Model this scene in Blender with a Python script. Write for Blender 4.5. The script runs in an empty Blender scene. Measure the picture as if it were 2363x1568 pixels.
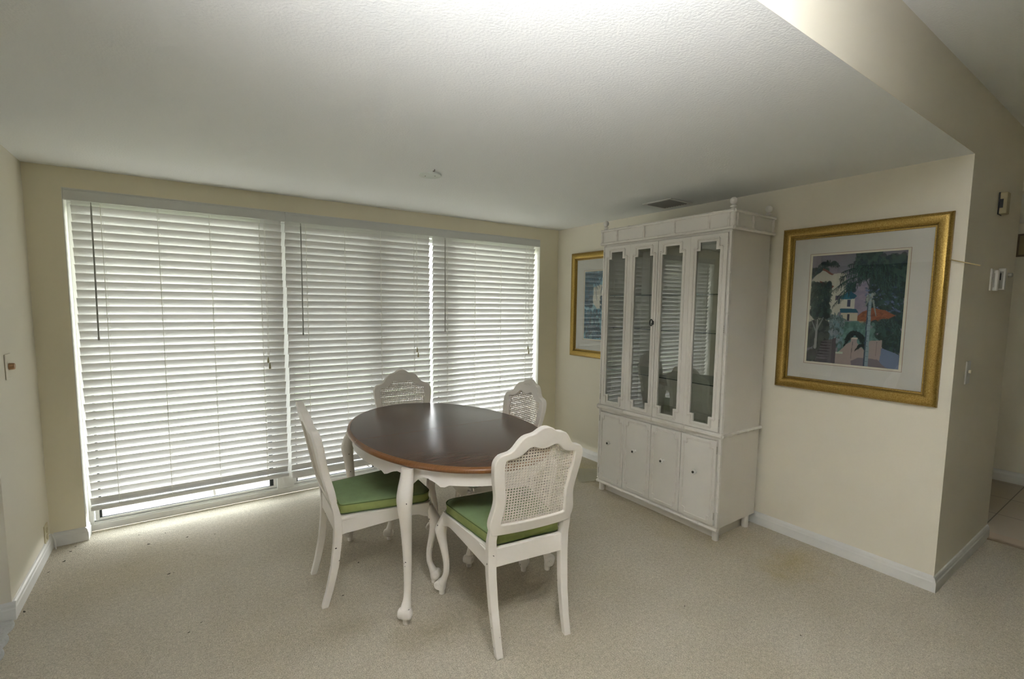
import bpy, bmesh, math, random
import numpy as np
from mathutils import Vector, Matrix
random.seed(7)
PI = math.pi
scene = bpy.context.scene
COL = scene.collection

# ------------------------------------------------------------------ camera
FPX = 1103.70
yaw, pitch, roll = 0.611847, 0.0918103, 0.012617
fw = Vector((math.sin(yaw)*math.cos(pitch), math.cos(yaw)*math.cos(pitch), -math.sin(pitch)))
r0 = Vector((math.cos(yaw), -math.sin(yaw), 0)); u0 = r0.cross(fw)
rt = r0*math.cos(roll) + u0*math.sin(roll); up = u0*math.cos(roll) - r0*math.sin(roll)
cam_data = bpy.data.cameras.new('camera'); cam = bpy.data.objects.new('camera', cam_data); COL.objects.link(cam)
cam.matrix_world = Matrix(((rt.x, up.x, -fw.x, -3.21424), (rt.y, up.y, -fw.y, -3.8708), (rt.z, up.z, -fw.z, 1.49378), (0, 0, 0, 1)))
cam_data.sensor_width = 36.0; cam_data.lens = FPX/2363*36.0
cam_data.shift_x = -12.62/2363; cam_data.shift_y = 21.24/2363
cam_data.clip_start = 0.02
scene.camera = cam

# ------------------------------------------------------------------ exposure, sky, lights
vs = scene.view_settings
vs.view_transform = 'Standard'; vs.look = 'None'; vs.gamma = 1.0; vs.exposure = 0.09
vs.use_curve_mapping = False
scene.cycles.max_bounces = 10; scene.cycles.diffuse_bounces = 6; scene.cycles.transparent_max_bounces = 16
scene.cycles.sample_clamp_indirect = 60.0
scene.cycles.caustics_reflective = False; scene.cycles.caustics_refractive = False

world = bpy.data.worlds.new('overcast_sky'); scene.world = world; world.use_nodes = True
wn = world.node_tree.nodes; wl = world.node_tree.links
bg = wn['Background']; bg.inputs['Strength'].default_value = 16.0
tc = wn.new('ShaderNodeTexCoord'); sp = wn.new('ShaderNodeSeparateXYZ'); rp = wn.new('ShaderNodeValToRGB')
wl.new(tc.outputs['Generated'], sp.inputs[0]); wl.new(sp.outputs['Z'], rp.inputs[0]); wl.new(rp.outputs[0], bg.inputs['Color'])
rp.color_ramp.elements[0].position = 0.0; rp.color_ramp.elements[0].color = (.97, .97, .97, 1)
rp.color_ramp.elements[1].position = 0.5; rp.color_ramp.elements[1].color = (.86, .94, 1.0, 1)

def area(name, loc, target, sx, sy, power, color=(1, 1, 1), portal=False):
    l = bpy.data.lights.new(name, 'AREA'); l.shape = 'RECTANGLE'; l.size = sx; l.size_y = sy; l.energy = power; l.color = color
    o = bpy.data.objects.new(name, l); COL.objects.link(o); o.location = loc
    o.rotation_euler = (Vector(target)-Vector(loc)).to_track_quat('-Z', 'Y').to_euler()
    if portal: l.cycles.is_portal = True
    return o
area('window_portal', (-1.996, .42, 1.08), (-1.996, -2, 1.08), 3.5, 2.1, 1, portal=True)
# added fill light far down the left passage; no door is there
pd = area('passage_fill_light', (-6.4, -2.25, 1.15), (-.6, -2.5, .35), 1.0, 1.9, 6, (1.0, .98, .95))
pd.data.spread = math.radians(105)
# the photographer's flash, bounced off the ceiling
def flash(name, power, size, d):
    l = bpy.data.lights.new(name, 'SPOT'); l.energy = power; l.spot_size = math.radians(size); l.spot_blend = 1.0
    l.shadow_soft_size = .05; l.color = (.985, .985, 1.0)
    o = bpy.data.objects.new(name, l); COL.objects.link(o); o.location = (-3.10, -3.80, 1.62)
    o.rotation_euler = Vector(d).to_track_quat('-Z', 'Y').to_euler()
flash('bounced_flash', 1020, 78, (.30, .25, .92))
flash('flash_spill', 205, 108, (.34, .46, .82))

# ------------------------------------------------------------------ materials
def mat(name, color, rough=.6, noise=0, nscale=6, bump=0, bscale=80, metal=0, spec=.5, col2=None, coat=0, bdist=.002, detail=4):
    m = bpy.data.materials.new(name); m.use_nodes = True
    n = m.node_tree.nodes; l = m.node_tree.links; b = n['Principled BSDF']
    b.inputs['Base Color'].default_value = (*color, 1); b.inputs['Roughness'].default_value = rough
    b.inputs['Metallic'].default_value = metal; b.inputs['Specular IOR Level'].default_value = spec
    b.inputs['Coat Weight'].default_value = coat
    t = n.new('ShaderNodeTexCoord')
    if noise or col2:
        a = n.new('ShaderNodeTexNoise'); a.inputs['Scale'].default_value = nscale; a.inputs['Detail'].default_value = detail
        l.new(t.outputs['Object'], a.inputs['Vector'])
        r = n.new('ShaderNodeValToRGB'); c2 = col2 or tuple(c*(1-noise) for c in color)
        r.color_ramp.elements[0].color = (*c2, 1); r.color_ramp.elements[1].color = (*color, 1)
        r.color_ramp.elements[0].position = .3; r.color_ramp.elements[1].position = .65
        l.new(a.outputs['Fac'], r.inputs[0]); l.new(r.outputs[0], b.inputs['Base Color'])
    if bump:
        a = n.new('ShaderNodeTexNoise'); a.inputs['Scale'].default_value = bscale; a.inputs['Detail'].default_value = 3
        l.new(t.outputs['Object'], a.inputs['Vector'])
        bp = n.new('ShaderNodeBump'); bp.inputs['Strength'].default_value = bump; bp.inputs['Distance'].default_value = bdist
        l.new(a.outputs['Fac'], bp.inputs['Height']); l.new(bp.outputs[0], b.inputs['Normal'])
    return m

M = {}
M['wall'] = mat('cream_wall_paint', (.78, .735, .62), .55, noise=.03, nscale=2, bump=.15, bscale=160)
M['wall_window'] = mat('cream_wall_paint_lightened', (.84, .785, .61), .55, noise=.03, nscale=2, bump=.15, bscale=160)  # cream paint lightened to stand in for light this wall lacks
M['wall_darkened'] = mat('darkened_unseen_wall', (.22, .20, .13), .6)  # unseen walls coloured dark to cut the light they bounce
M['ceiling'] = mat('textured_ceiling_paint', (.775, .79, .78), .75, bump=.5, bscale=115, bdist=.0035)
M['base'] = mat('white_baseboard_paint', (.74, .735, .71), .4, noise=.06, nscale=9)
M['reveal'] = mat('white_reveal_paint', (.78, .77, .70), .5)
M['alu'] = mat('white_window_metal', (.76, .76, .73), .45, noise=.08, nscale=12)
M['gasket'] = mat('black_gasket', (.02, .025, .025), .5)
M['slat'] = mat('white_slat_paint', (.76, .755, .74), .45, noise=.02, nscale=10)
M['valance'] = mat('white_valance_paint', (.70, .71, .69), .4)
M['cord'] = mat('white_cord', (.90, .89, .84), .8)  # white raised to stand in for light through the cord holes
M['wand'] = mat('grey_wand_plastic', (.33, .33, .30), .35)
M['tassel'] = mat('beige_tassel', (.42, .38, .22), .6)
M['chair'] = mat('white_furniture_paint', (.86, .815, .755), .38, noise=.05, nscale=7, bump=.05, bscale=60)
M['cane'] = mat('white_painted_cane', (.78, .72, .635), .55, noise=.08, nscale=40)
M['hutch'] = mat('white_hutch_paint', (.80, .77, .72), .42, noise=.04, nscale=5)
M['hutch_side'] = mat('white_hutch_side_paint', (.76, .72, .655), .5, noise=.04, nscale=3)
M['bamboo'] = mat('white_bamboo_paint', (.79, .755, .70), .42, noise=.06, nscale=14)
M['green'] = mat('green_seat_fabric', (.26, .37, .18), .8, noise=.12, nscale=18, bump=.3, bscale=500, bdist=.001)
M['green_side'] = mat('green_seat_band', (.33, .39, .13), .8, noise=.14, nscale=22, bump=.3, bscale=500, bdist=.001)
M['piping'] = mat('dark_green_piping', (.12, .18, .06), .8)
M['black'] = mat('black_metal', (.012, .012, .012), .4)
M['chrome'] = mat('dark_knob_inset', (.10, .10, .09), .2, metal=1)
M['porcelain'] = mat('white_porcelain', (.80, .79, .74), .15)
M['steel'] = mat('steel_hinge', (.55, .52, .47), .35, metal=1)
M['mat'] = mat('white_picture_mat', (.68, .67, .62), .7, bump=.1, bscale=200)
M['matline'] = mat('tan_ruled_line', (.36, .22, .13), .7)
M['matbevel'] = mat('cream_mat_bevel', (.74, .70, .56), .7)
M['beige'] = mat('beige_plastic', (.46, .40, .24), .45)
M['ivory'] = mat('ivory_plate_plastic', (.60, .55, .38), .4)
M['white_pl'] = mat('white_plastic', (.66, .65, .62), .35)
M['grey_pl'] = mat('grey_plastic', (.36, .35, .32), .45)
M['brass'] = mat('brushed_brass_knob', (.42, .26, .15), .35, metal=.8)
M['ventm'] = mat('white_vent_metal', (.74, .73, .69), .45, noise=.1, nscale=30)
M['dark'] = mat('dark_duct', (.02, .02, .018), .7)
M['patio'] = mat('darkened_patio_concrete', (.16, .138, .12), .8, noise=.08, nscale=3, bump=.2, bscale=40)  # concrete darkened in colour to hold down the bright outdoor light
M['lawn'] = mat('lawn_green', (.20, .25, .13), .9, noise=.4, nscale=8)
M['lint'] = mat('dark_leaf_fleck', (.045, .04, .02), .9)
M['rug'] = mat('white_rug_pile', (.62, .63, .62), .95, noise=.15, nscale=30, bump=.8, bscale=150, bdist=.01)
M['hedge'] = mat('hedge_leaf', (.10, .17, .05), .8, noise=.5, nscale=6)
M['rod'] = mat('pale_straw', (.55, .42, .20), .6)
M['frameb'] = mat('brown_panel_wood', (.12, .08, .04), .5)
M['screw'] = mat('screw_steel', (.2, .19, .16), .4, metal=.6)

def glass(name, tint=(1, 1, 1), ior=1.5, rough=0.0, boost=1.0):
    m = bpy.data.materials.new(name); m.use_nodes = True
    n = m.node_tree.nodes; l = m.node_tree.links; n.remove(n['Principled BSDF'])
    fr = n.new('ShaderNodeFresnel'); fr.inputs['IOR'].default_value = ior
    mul = n.new('ShaderNodeMath'); mul.operation = 'MULTIPLY'; mul.inputs[1].default_value = boost; mul.use_clamp = True
    tr = n.new('ShaderNodeBsdfTransparent'); tr.inputs[0].default_value = (*tint, 1)
    gl = n.new('ShaderNodeBsdfGlossy'); gl.inputs['Roughness'].default_value = rough
    mx = n.new('ShaderNodeMixShader')
    geo = n.new('ShaderNodeNewGeometry'); inv = n.new('ShaderNodeMath'); inv.operation = 'SUBTRACT'; inv.inputs[0].default_value = 1; l.new(geo.outputs['Backfacing'], inv.inputs[1])
    m2 = n.new('ShaderNodeMath'); m2.operation = 'MULTIPLY'; l.new(mul.outputs[0], m2.inputs[0]); l.new(inv.outputs[0], m2.inputs[1])
    l.new(fr.outputs[0], mul.inputs[0]); l.new(m2.outputs[0], mx.inputs[0]); l.new(tr.outputs[0], mx.inputs[1]); l.new(gl.outputs[0], mx.inputs[2])
    l.new(mx.outputs[0], n['Material Output'].inputs[0])
    return m
M['pane'] = glass('window_glass', (.985, .985, .975))
M['hutchglass'] = glass('hutch_glass', (.90, .92, .90), 1.55, .0, 3.8)
M['picglass'] = glass('picture_glass', (.96, .96, .96), 1.5, .0, 1.9)
M['shelfglass'] = glass('shelf_glass', (.80, .86, .83), 1.5)
M['shelfedge'] = mat('shelf_glass_edge', (.015, .05, .05), .15)

def screen_mat():
    m = bpy.data.materials.new('dimming_screen_mesh'); m.use_nodes = True
    n = m.node_tree.nodes; l = m.node_tree.links; b = n['Principled BSDF']
    b.inputs['Base Color'].default_value = (.10, .10, .09, 1); b.inputs['Roughness'].default_value = .7
    tr = n.new('ShaderNodeBsdfTransparent'); mx = n.new('ShaderNodeMixShader'); mx.inputs[0].default_value = .25
    l.new(tr.outputs[0], mx.inputs[1]); l.new(b.outputs[0], mx.inputs[2]); l.new(mx.outputs[0], n['Material Output'].inputs[0])
    return m
M['screen'] = screen_mat()

def plastic_sheet_mat():
    m = bpy.data.materials.new('clear_plastic_sheet'); m.use_nodes = True
    n = m.node_tree.nodes; l = m.node_tree.links; b = n['Principled BSDF']
    b.inputs['Base Color'].default_value = (.55, .54, .44, 1); b.inputs['Roughness'].default_value = .25
    tr = n.new('ShaderNodeBsdfTransparent'); mx = n.new('ShaderNodeMixShader'); mx.inputs[0].default_value = .3
    l.new(tr.outputs[0], mx.inputs[1]); l.new(b.outputs[0], mx.inputs[2]); l.new(mx.outputs[0], n['Material Output'].inputs[0])
    return m
M['plastic'] = plastic_sheet_mat()

def chipped(name, color):
    m = mat(name, color, .38, noise=.05, nscale=7)
    n = m.node_tree.nodes; l = m.node_tree.links; b = n['Principled BSDF']
    t = n.new('ShaderNodeTexCoord'); a = n.new('ShaderNodeTexNoise'); a.inputs['Scale'].default_value = 38; a.inputs['Detail'].default_value = 2
    l.new(t.outputs['Object'], a.inputs['Vector'])
    r = n.new('ShaderNodeValToRGB'); r.color_ramp.elements[0].position = .715; r.color_ramp.elements[1].position = .735
    l.new(a.outputs['Fac'], r.inputs[0])
    mx = n.new('ShaderNodeMix'); mx.data_type = 'RGBA'
    src = b.inputs['Base Color'].links[0].from_socket
    l.new(r.outputs[0], mx.inputs[0]); l.new(src, mx.inputs[6]); mx.inputs[7].default_value = (.05, .04, .03, 1)
    l.new(mx.outputs[2], b.inputs['Base Color'])
    return m
M['leg'] = chipped('white_paint_with_dark_chips', (.86, .815, .755))

def wood_mat(name, c1, c2, rough):
    m = bpy.data.materials.new(name); m.use_nodes = True
    n = m.node_tree.nodes; l = m.node_tree.links; b = n['Principled BSDF']
    t = n.new('ShaderNodeTexCoord'); mp = n.new('ShaderNodeMapping'); mp.inputs['Scale'].default_value = (1.6, 48, 1.6)
    l.new(t.outputs['Object'], mp.inputs[0])
    a = n.new('ShaderNodeTexNoise'); a.inputs['Scale'].default_value = 5; a.inputs['Detail'].default_value = 8; a.inputs['Roughness'].default_value = .65
    l.new(mp.outputs[0], a.inputs['Vector'])
    r = n.new('ShaderNodeValToRGB'); r.color_ramp.elements[0].color = (*c1, 1); r.color_ramp.elements[1].color = (*c2, 1)
    r.color_ramp.elements[0].position = .35; r.color_ramp.elements[1].position = .7
    l.new(a.outputs['Fac'], r.inputs[0]); l.new(r.outputs[0], b.inputs['Base Color'])
    b.inputs['Roughness'].default_value = rough
    bp = n.new('ShaderNodeBump'); bp.inputs['Strength'].default_value = .12; bp.inputs['Distance'].default_value = .001
    l.new(a.outputs['Fac'], bp.inputs['Height']); l.new(bp.outputs[0], b.inputs['Normal'])
    return m
M['walnut'] = wood_mat('dark_walnut_top', (.068, .033, .022), (.098, .048, .031), .24)
M['walnut_edge'] = wood_mat('light_brown_wood_edge', (.19, .08, .025), (.29, .125, .042), .3)

def gold_mat():
    m = bpy.data.materials.new('mottled_gold_leaf'); m.use_nodes = True
    n = m.node_tree.nodes; l = m.node_tree.links; b = n['Principled BSDF']
    t = n.new('ShaderNodeTexCoord'); a = n.new('ShaderNodeTexNoise'); a.inputs['Scale'].default_value = 210; a.inputs['Detail'].default_value = 5
    l.new(t.outputs['Object'], a.inputs['Vector'])
    r = n.new('ShaderNodeValToRGB'); r.color_ramp.elements[0].color = (.30, .185, .045, 1); r.color_ramp.elements[1].color = (.52, .37, .11, 1)
    r.color_ramp.elements[0].position = .35; r.color_ramp.elements[1].position = .7
    l.new(a.outputs['Fac'], r.inputs[0]); l.new(r.outputs[0], b.inputs['Base Color'])
    b.inputs['Metallic'].default_value = .8; b.inputs['Roughness'].default_value = .36
    bp = n.new('ShaderNodeBump'); bp.inputs['Strength'].default_value = .25; bp.inputs['Distance'].default_value = .002
    l.new(a.outputs['Fac'], bp.inputs['Height']); l.new(bp.outputs[0], b.inputs['Normal'])
    return m
M['gold'] = gold_mat()

def carpet_mat():
    m = bpy.data.materials.new('beige_cut_pile_carpet'); m.use_nodes = True
    n = m.node_tree.nodes; l = m.node_tree.links; b = n['Principled BSDF']
    b.inputs['Roughness'].default_value = 1.0; b.inputs['Specular IOR Level'].default_value = .1
    b.inputs['Sheen Weight'].default_value = .15
    t = n.new('ShaderNodeTexCoord')
    def noise(s, d, ro=.5):
        a = n.new('ShaderNodeTexNoise'); a.inputs['Scale'].default_value = s; a.inputs['Detail'].default_value = d; a.inputs['Roughness'].default_value = ro
        l.new(t.outputs['Object'], a.inputs['Vector']); return a
    def ramp(src, p0, c0, p1, c1):
        r = n.new('ShaderNodeValToRGB'); r.color_ramp.elements[0].position = p0; r.color_ramp.elements[1].position = p1
        r.color_ramp.elements[0].color = (*c0, 1); r.color_ramp.elements[1].color = (*c1, 1); l.new(src, r.inputs[0]); return r
    def mult(a, bb):
        mx = n.new('ShaderNodeMix'); mx.data_type = 'RGBA'; mx.blend_type = 'MULTIPLY'; mx.inputs[0].default_value = 1
        l.new(a, mx.inputs[6]); l.new(bb, mx.inputs[7]); return mx.outputs[2]
    fine = noise(190, 2, .6); mid = noise(55, 4, .7); big = noise(1.1, 3, .6)
    c = ramp(fine.outputs['Fac'], .3, (.42, .375, .29), .7, (.755, .69, .57)).outputs[0]
    c = mult(c, ramp(mid.outputs['Fac'], .3, (.78, .78, .76), .65, (1.06, 1.06, 1.06)).outputs[0])
    c = mult(c, ramp(big.outputs['Fac'], .38, (.90, .89, .85), .6, (1, 1, 1)).outputs[0])
    # soiled patches: (x, y, radius x, radius y, colour)
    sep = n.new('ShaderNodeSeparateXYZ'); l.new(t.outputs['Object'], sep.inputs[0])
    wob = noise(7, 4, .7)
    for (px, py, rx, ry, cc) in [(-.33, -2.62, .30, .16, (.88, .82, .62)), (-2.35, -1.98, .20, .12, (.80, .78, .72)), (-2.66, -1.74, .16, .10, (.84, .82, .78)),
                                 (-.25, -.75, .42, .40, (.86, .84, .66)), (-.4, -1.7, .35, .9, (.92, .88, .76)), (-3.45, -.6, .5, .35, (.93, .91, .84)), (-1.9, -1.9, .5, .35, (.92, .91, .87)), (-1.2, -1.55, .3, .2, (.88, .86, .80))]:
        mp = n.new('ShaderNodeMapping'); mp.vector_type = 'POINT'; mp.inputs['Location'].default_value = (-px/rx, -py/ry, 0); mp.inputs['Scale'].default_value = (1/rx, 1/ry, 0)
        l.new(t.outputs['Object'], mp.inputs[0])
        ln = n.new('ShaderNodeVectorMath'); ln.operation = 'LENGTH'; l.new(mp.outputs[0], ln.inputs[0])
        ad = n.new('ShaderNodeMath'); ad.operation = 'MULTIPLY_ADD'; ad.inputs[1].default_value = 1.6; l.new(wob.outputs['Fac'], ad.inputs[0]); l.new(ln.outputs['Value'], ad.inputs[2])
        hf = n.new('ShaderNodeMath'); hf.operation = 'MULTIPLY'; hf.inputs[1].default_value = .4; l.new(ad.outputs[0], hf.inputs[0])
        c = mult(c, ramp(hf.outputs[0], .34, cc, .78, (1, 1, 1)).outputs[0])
    l.new(c, b.inputs['Base Color'])
    add = n.new('ShaderNodeMath'); l.new(fine.outputs['Fac'], add.inputs[0]); l.new(mid.outputs['Fac'], add.inputs[1])
    bp = n.new('ShaderNodeBump'); bp.inputs['Strength'].default_value = .8; bp.inputs['Distance'].default_value = .007
    l.new(add.outputs[0], bp.inputs['Height']); l.new(bp.outputs[0], b.inputs['Normal'])
    return m
M['carpet'] = carpet_mat()

def tile_mat():
    m = bpy.data.materials.new('tan_floor_tile'); m.use_nodes = True
    n = m.node_tree.nodes; l = m.node_tree.links; b = n['Principled BSDF']
    t = n.new('ShaderNodeTexCoord'); br = n.new('ShaderNodeTexBrick'); br.offset = 0; br.squash = 1
    mp = n.new('ShaderNodeMapping'); mp.inputs['Location'].default_value = (-1.20, 3.12, 0); l.new(t.outputs['Object'], mp.inputs[0]); l.new(mp.outputs[0], br.inputs['Vector'])
    br.inputs['Scale'].default_value = 1; br.inputs['Brick Width'].default_value = .46; br.inputs['Row Height'].default_value = .46
    br.inputs['Mortar Size'].default_value = .0035; br.inputs['Mortar Smooth'].default_value = 0
    br.inputs['Color1'].default_value = (.36, .30, .22, 1); br.inputs['Color2'].default_value = (.39, .325, .24, 1); br.inputs['Mortar'].default_value = (.10, .075, .05, 1)
    l.new(br.outputs['Color'], b.inputs['Base Color']); b.inputs['Roughness'].default_value = .4
    return m
M['tile'] = tile_mat()

def vc_mat(name):
    m = bpy.data.materials.new(name); m.use_nodes = True
    n = m.node_tree.nodes; l = m.node_tree.links; b = n['Principled BSDF']
    a = n.new('ShaderNodeVertexColor'); a.layer_name = 'art'; l.new(a.outputs[0], b.inputs['Base Color']); b.inputs['Roughness'].default_value = .7
    return m
M['art'] = vc_mat('printed_artwork')

# ------------------------------------------------------------------ mesh helpers
def link(name, me, parent=None, mats=(), label=None):
    o = bpy.data.objects.new(name, me); COL.objects.link(o)
    for m_ in mats: me.materials.append(m_)
    if parent is not None: o.parent = parent
    if label: o['label'] = label
    return o
def tag(o, label, cat, group=None):
    o['label'] = label; o['category'] = cat
    if group: o['group'] = group
    return o
def thing(name, label, cat, loc=(0, 0, 0), rz=0, group=None):
    o = bpy.data.objects.new(name, None); COL.objects.link(o); o.location = loc; o.rotation_euler = (0, 0, rz); o.empty_display_size = .05
    return tag(o, label, cat, group)

class MB:
    def __init__(s): s.bm = bmesh.new(); s.mi = 0
    def face(s, vs):
        try: f = s.bm.faces.new(vs); f.material_index = s.mi; return f
        except ValueError: return None
    def box(s, x0, x1, y0, y1, z0, z1):
        if x0 > x1: x0, x1 = x1, x0
        if y0 > y1: y0, y1 = y1, y0
        if z0 > z1: z0, z1 = z1, z0
        v = [s.bm.verts.new(p) for p in [(x0, y0, z0), (x1, y0, z0), (x1, y1, z0), (x0, y1, z0), (x0, y0, z1), (x1, y0, z1), (x1, y1, z1), (x0, y1, z1)]]
        for f in [(3, 2, 1, 0), (4, 5, 6, 7), (0, 1, 5, 4), (1, 2, 6, 5), (2, 3, 7, 6), (3, 0, 4, 7)]: s.face([v[i] for i in f])
        return s
    def rings(s, rings, cap=True, closed=True):
        R = [[s.bm.verts.new(p) for p in r] for r in rings]
        n = len(R[0])
        for a, b in zip(R[:-1], R[1:]):
            for i in range(n if closed else n-1): s.face([a[i], a[(i+1) % n], b[(i+1) % n], b[i]])
        if cap: s.face(list(reversed(R[0]))); s.face(R[-1])
        return R
    def tube(s, pts, rad, n=8, cap=True):
        pts = [Vector(p) for p in pts]
        if not hasattr(rad, '__len__'): rad = [rad]*len(pts)
        prev = None; rings = []
        for i, p in enumerate(pts):
            t = (pts[min(i+1, len(pts)-1)]-pts[max(i-1, 0)]).normalized()
            if prev is None:
                a = Vector((0, 0, 1)) if abs(t.z) < .9 else Vector((1, 0, 0)); prev = (a - t*a.dot(t)).normalized()
            prev = (prev - t*prev.dot(t)).normalized(); q = t.cross(prev)
            rings.append([p + (prev*math.cos(2*PI*k/n)+q*math.sin(2*PI*k/n))*rad[i] for k in range(n)])
        s.rings(rings, cap)
        return s
    def bamboo(s, path, r=.007, step=.10, n=8):
        for a, b in zip(path[:-1], path[1:]):
            a = Vector(a); b = Vector(b); L = (b-a).length; d = (b-a)/L
            k = max(1, round(L/step)); P = []; R = []
            w = .004
            for i in range(k+1):
                t = L*i/k
                for dt, rr in ((-2*w, r), (-w, r*1.28), (0, r*1.15), (w, r*1.28), (2*w, r)):
                    tt = t+dt
                    if -1e-6 <= tt <= L+1e-6: P.append(a+d*tt); R.append(rr)
            s.tube(P, R, n)
        return s
    def lathe(s, c, prof, n=20, axis='z'):
        rings = []
        for r, h in prof:
            ring = []
            for k in range(n):
                a = 2*PI*k/n; u, v = max(r, 1e-4)*math.cos(a), max(r, 1e-4)*math.sin(a)
                if axis == 'z': ring.append((c[0]+u, c[1]+v, c[2]+h))
                elif axis == 'x': ring.append((c[0]+h, c[1]+u, c[2]+v))
                else: ring.append((c[0]+v, c[1]+h, c[2]+u))
            rings.append(ring)
        s.rings(rings); return s
    def prism(s, poly, fn, d0, d1):
        """poly of 2-D points, fn(u,v,d)->3-D point, from depth d0 to d1"""
        a = [s.bm.verts.new(fn(u, v, d0)) for u, v in poly]; b = [s.bm.verts.new(fn(u, v, d1)) for u, v in poly]
        n = len(poly)
        for i in range(n): s.face([a[i], a[(i+1) % n], b[(i+1) % n], b[i]])
        s.face(list(reversed(a))); s.face(b); return s
    def build(s, name, mats, parent=None, smooth=False, bevel=0, seg=2, label=None, angle=35):
        if not isinstance(mats, (list, tuple)): mats = [mats]
        bmesh.ops.recalc_face_normals(s.bm, faces=s.bm.faces)
        me = bpy.data.meshes.new(name); s.bm.to_mesh(me); s.bm.free()
        o = link(name, me, parent, mats, label)
        if smooth:
            for p in me.polygons: p.use_smooth = True
            if hasattr(me, 'set_sharp_from_angle'): me.set_sharp_from_angle(angle=math.radians(angle))
        if bevel:
            b = o.modifiers.new('bevel', 'BEVEL'); b.width = bevel; b.segments = seg; b.limit_method = 'ANGLE'; b.angle_limit = math.radians(40)
        return o
def struct(o): o['kind'] = 'structure'; return o
def boxes(name, mats, bl, parent=None, bevel=0, **k):
    m = MB()
    for b in bl: m.box(*b)
    return m.build(name, mats, parent, bevel=bevel, **k)

# ------------------------------------------------------------------ room shell
H = 2.2594; H2 = 2.588; XL = -3.92; YN = -3.168; XA, XB, ZT = -3.76, -.2325, 2.145; RD = .17
struct(boxes('floor', M['carpet'], [(-6.6, 1.05, -8, .119, -.12, 0)]))
struct(boxes('floor_hall', M['tile'], [(1.06, 4.0, -8, .05, -.12, -.002)]))
struct(boxes('trim_1', mat('tan_threshold_strip', (.40, .31, .22), .5), [(1.05, 1.20, -8, -3.17, -.12, .004)]))
struct(boxes('ceiling', M['ceiling'], [(-6.6, 0, YN+.0008, .30, H, H+.1)]))
struct(boxes('ceiling_living', M['ceiling'], [(-6.6, 2.75, -8, YN, H2, H2+.1)]))
# window wall with its opening (the reveals are the inner faces of the opening)
wb = MB()
wb.box(XL-.13, XA, 0, .30, 0, H); wb.box(XB, 0, 0, .30, 0, H); wb.box(XA, XB, 0, .30, ZT, H)
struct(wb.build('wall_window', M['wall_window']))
rv = MB(); e = .004
rv.box(XA, XA+e, .001, .30, 0, ZT); rv.box(XB-e, XB, .001, .30, 0, ZT); rv.box(XA+e, XB-e, .001, .30, ZT-e, ZT)
struct(rv.build('trim_2', M['reveal']))
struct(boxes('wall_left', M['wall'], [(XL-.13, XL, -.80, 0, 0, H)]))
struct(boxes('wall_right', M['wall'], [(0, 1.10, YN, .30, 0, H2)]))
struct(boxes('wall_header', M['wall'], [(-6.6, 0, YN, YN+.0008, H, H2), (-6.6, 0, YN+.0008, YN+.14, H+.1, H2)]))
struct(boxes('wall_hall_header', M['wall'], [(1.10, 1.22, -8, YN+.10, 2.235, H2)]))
struct(boxes('wall_bounce_left', M['wall'], [(-4.45, -4.32, -8, -3.6, 0, H2)]))  # added wall out of view, bounces flash towards the right wall
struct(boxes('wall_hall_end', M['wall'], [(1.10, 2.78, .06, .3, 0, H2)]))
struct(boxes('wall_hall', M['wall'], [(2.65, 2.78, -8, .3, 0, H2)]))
struct(boxes('wall_behind', M['wall_darkened'], [(-6.6, 2.78, -8.12, -8, 0, H2)]))
struct(boxes('wall_far_left', M['wall_darkened'], [(-6.72, -6.6, -8, .3, 0, H2)]))
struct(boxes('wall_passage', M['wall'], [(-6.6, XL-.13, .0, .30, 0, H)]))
struct(boxes('ceiling_hall', M['ceiling'], [(1.22, 2.65, YN-.02, .3, 2.235, H2+.1)]))

def baseboard(name, a, b, nrm, h=.085, t=.014):
    a = Vector((*a, 0)); b = Vector((*b, 0)); nrm = Vector((*nrm, 0))
    prof = [(0, 0), (t, 0), (t, h*.62), (t*.8, h*.70), (t*.72, h*.84), (t*.4, h*.95), (0, h)]
    m = MB(); m.rings([[a+nrm*d+Vector((0, 0, z)) for d, z in prof], [b+nrm*d+Vector((0, 0, z)) for d, z in prof]])
    return struct(m.build(name, M['base']))
T = .014
baseboard('baseboard_right', (0, 0), (0, YN), (-1, 0))
baseboard('baseboard_hall_wall', (-T, YN), (1.10, YN), (0, -1))
baseboard('baseboard_left', (XL, 0), (XL, -.80), (1, 0))
baseboard('baseboard_left_end', (XL-.13, -.80), (XL+T, -.80), (0, -1))
baseboard('baseboard_window_left', (XL+T, 0), (XA, 0), (0, -1))
baseboard('baseboard_reveal', (XA, -T), (XA, .10), (1, 0))
baseboard('baseboard_window_right', (XB, 0), (0, 0), (0, -1))
baseboard('baseboard_hall_far', (2.65, -8), (2.65, .06), (-1, 0), h=.10)

# ------------------------------------------------------------------ window
W = bpy.data.objects.new('window_1', None); COL.objects.link(W); W['kind'] = 'structure'; W.location = (-1.996, .20, 0)
def wbox(name, m_, bl, bevel=0, label=None):
    m = MB()
    for b in bl: m.box(b[0]+1.996, b[1]+1.996, b[2]-.20, b[3]-.20, b[4], b[5])
    return m.build(name, m_, W, bevel=bevel, label=label)
X0, X1 = XA+.004, XB-.004
wbox('window_frame', M['alu'], [(X0, X1, .12, .24, 0, .045), (X0, X1, .12, .24, ZT-.07, ZT-.004), (X0, X0+.022, .12, .24, .045, ZT-.07), (X1-.022, X1, .12, .24, .045, ZT-.07)], .002)
wbox('sill_track', M['alu'], [(X0+.02, X1-.02, .128, .134, .045, .056), (X0+.02, X1-.02, .150, .156, .045, .060)], .001)
post = [(-2.675, -2.545), (-1.885, -1.825), (-1.33, -1.25)]
wbox('mullion', M['alu'], [(-2.665, -2.545, .122, .22, .045, ZT-.07)], .003)
wbox('mullion', M['alu'], [(-1.885, -1.825, .126, .22, .045, ZT-.07)], .003)
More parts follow.
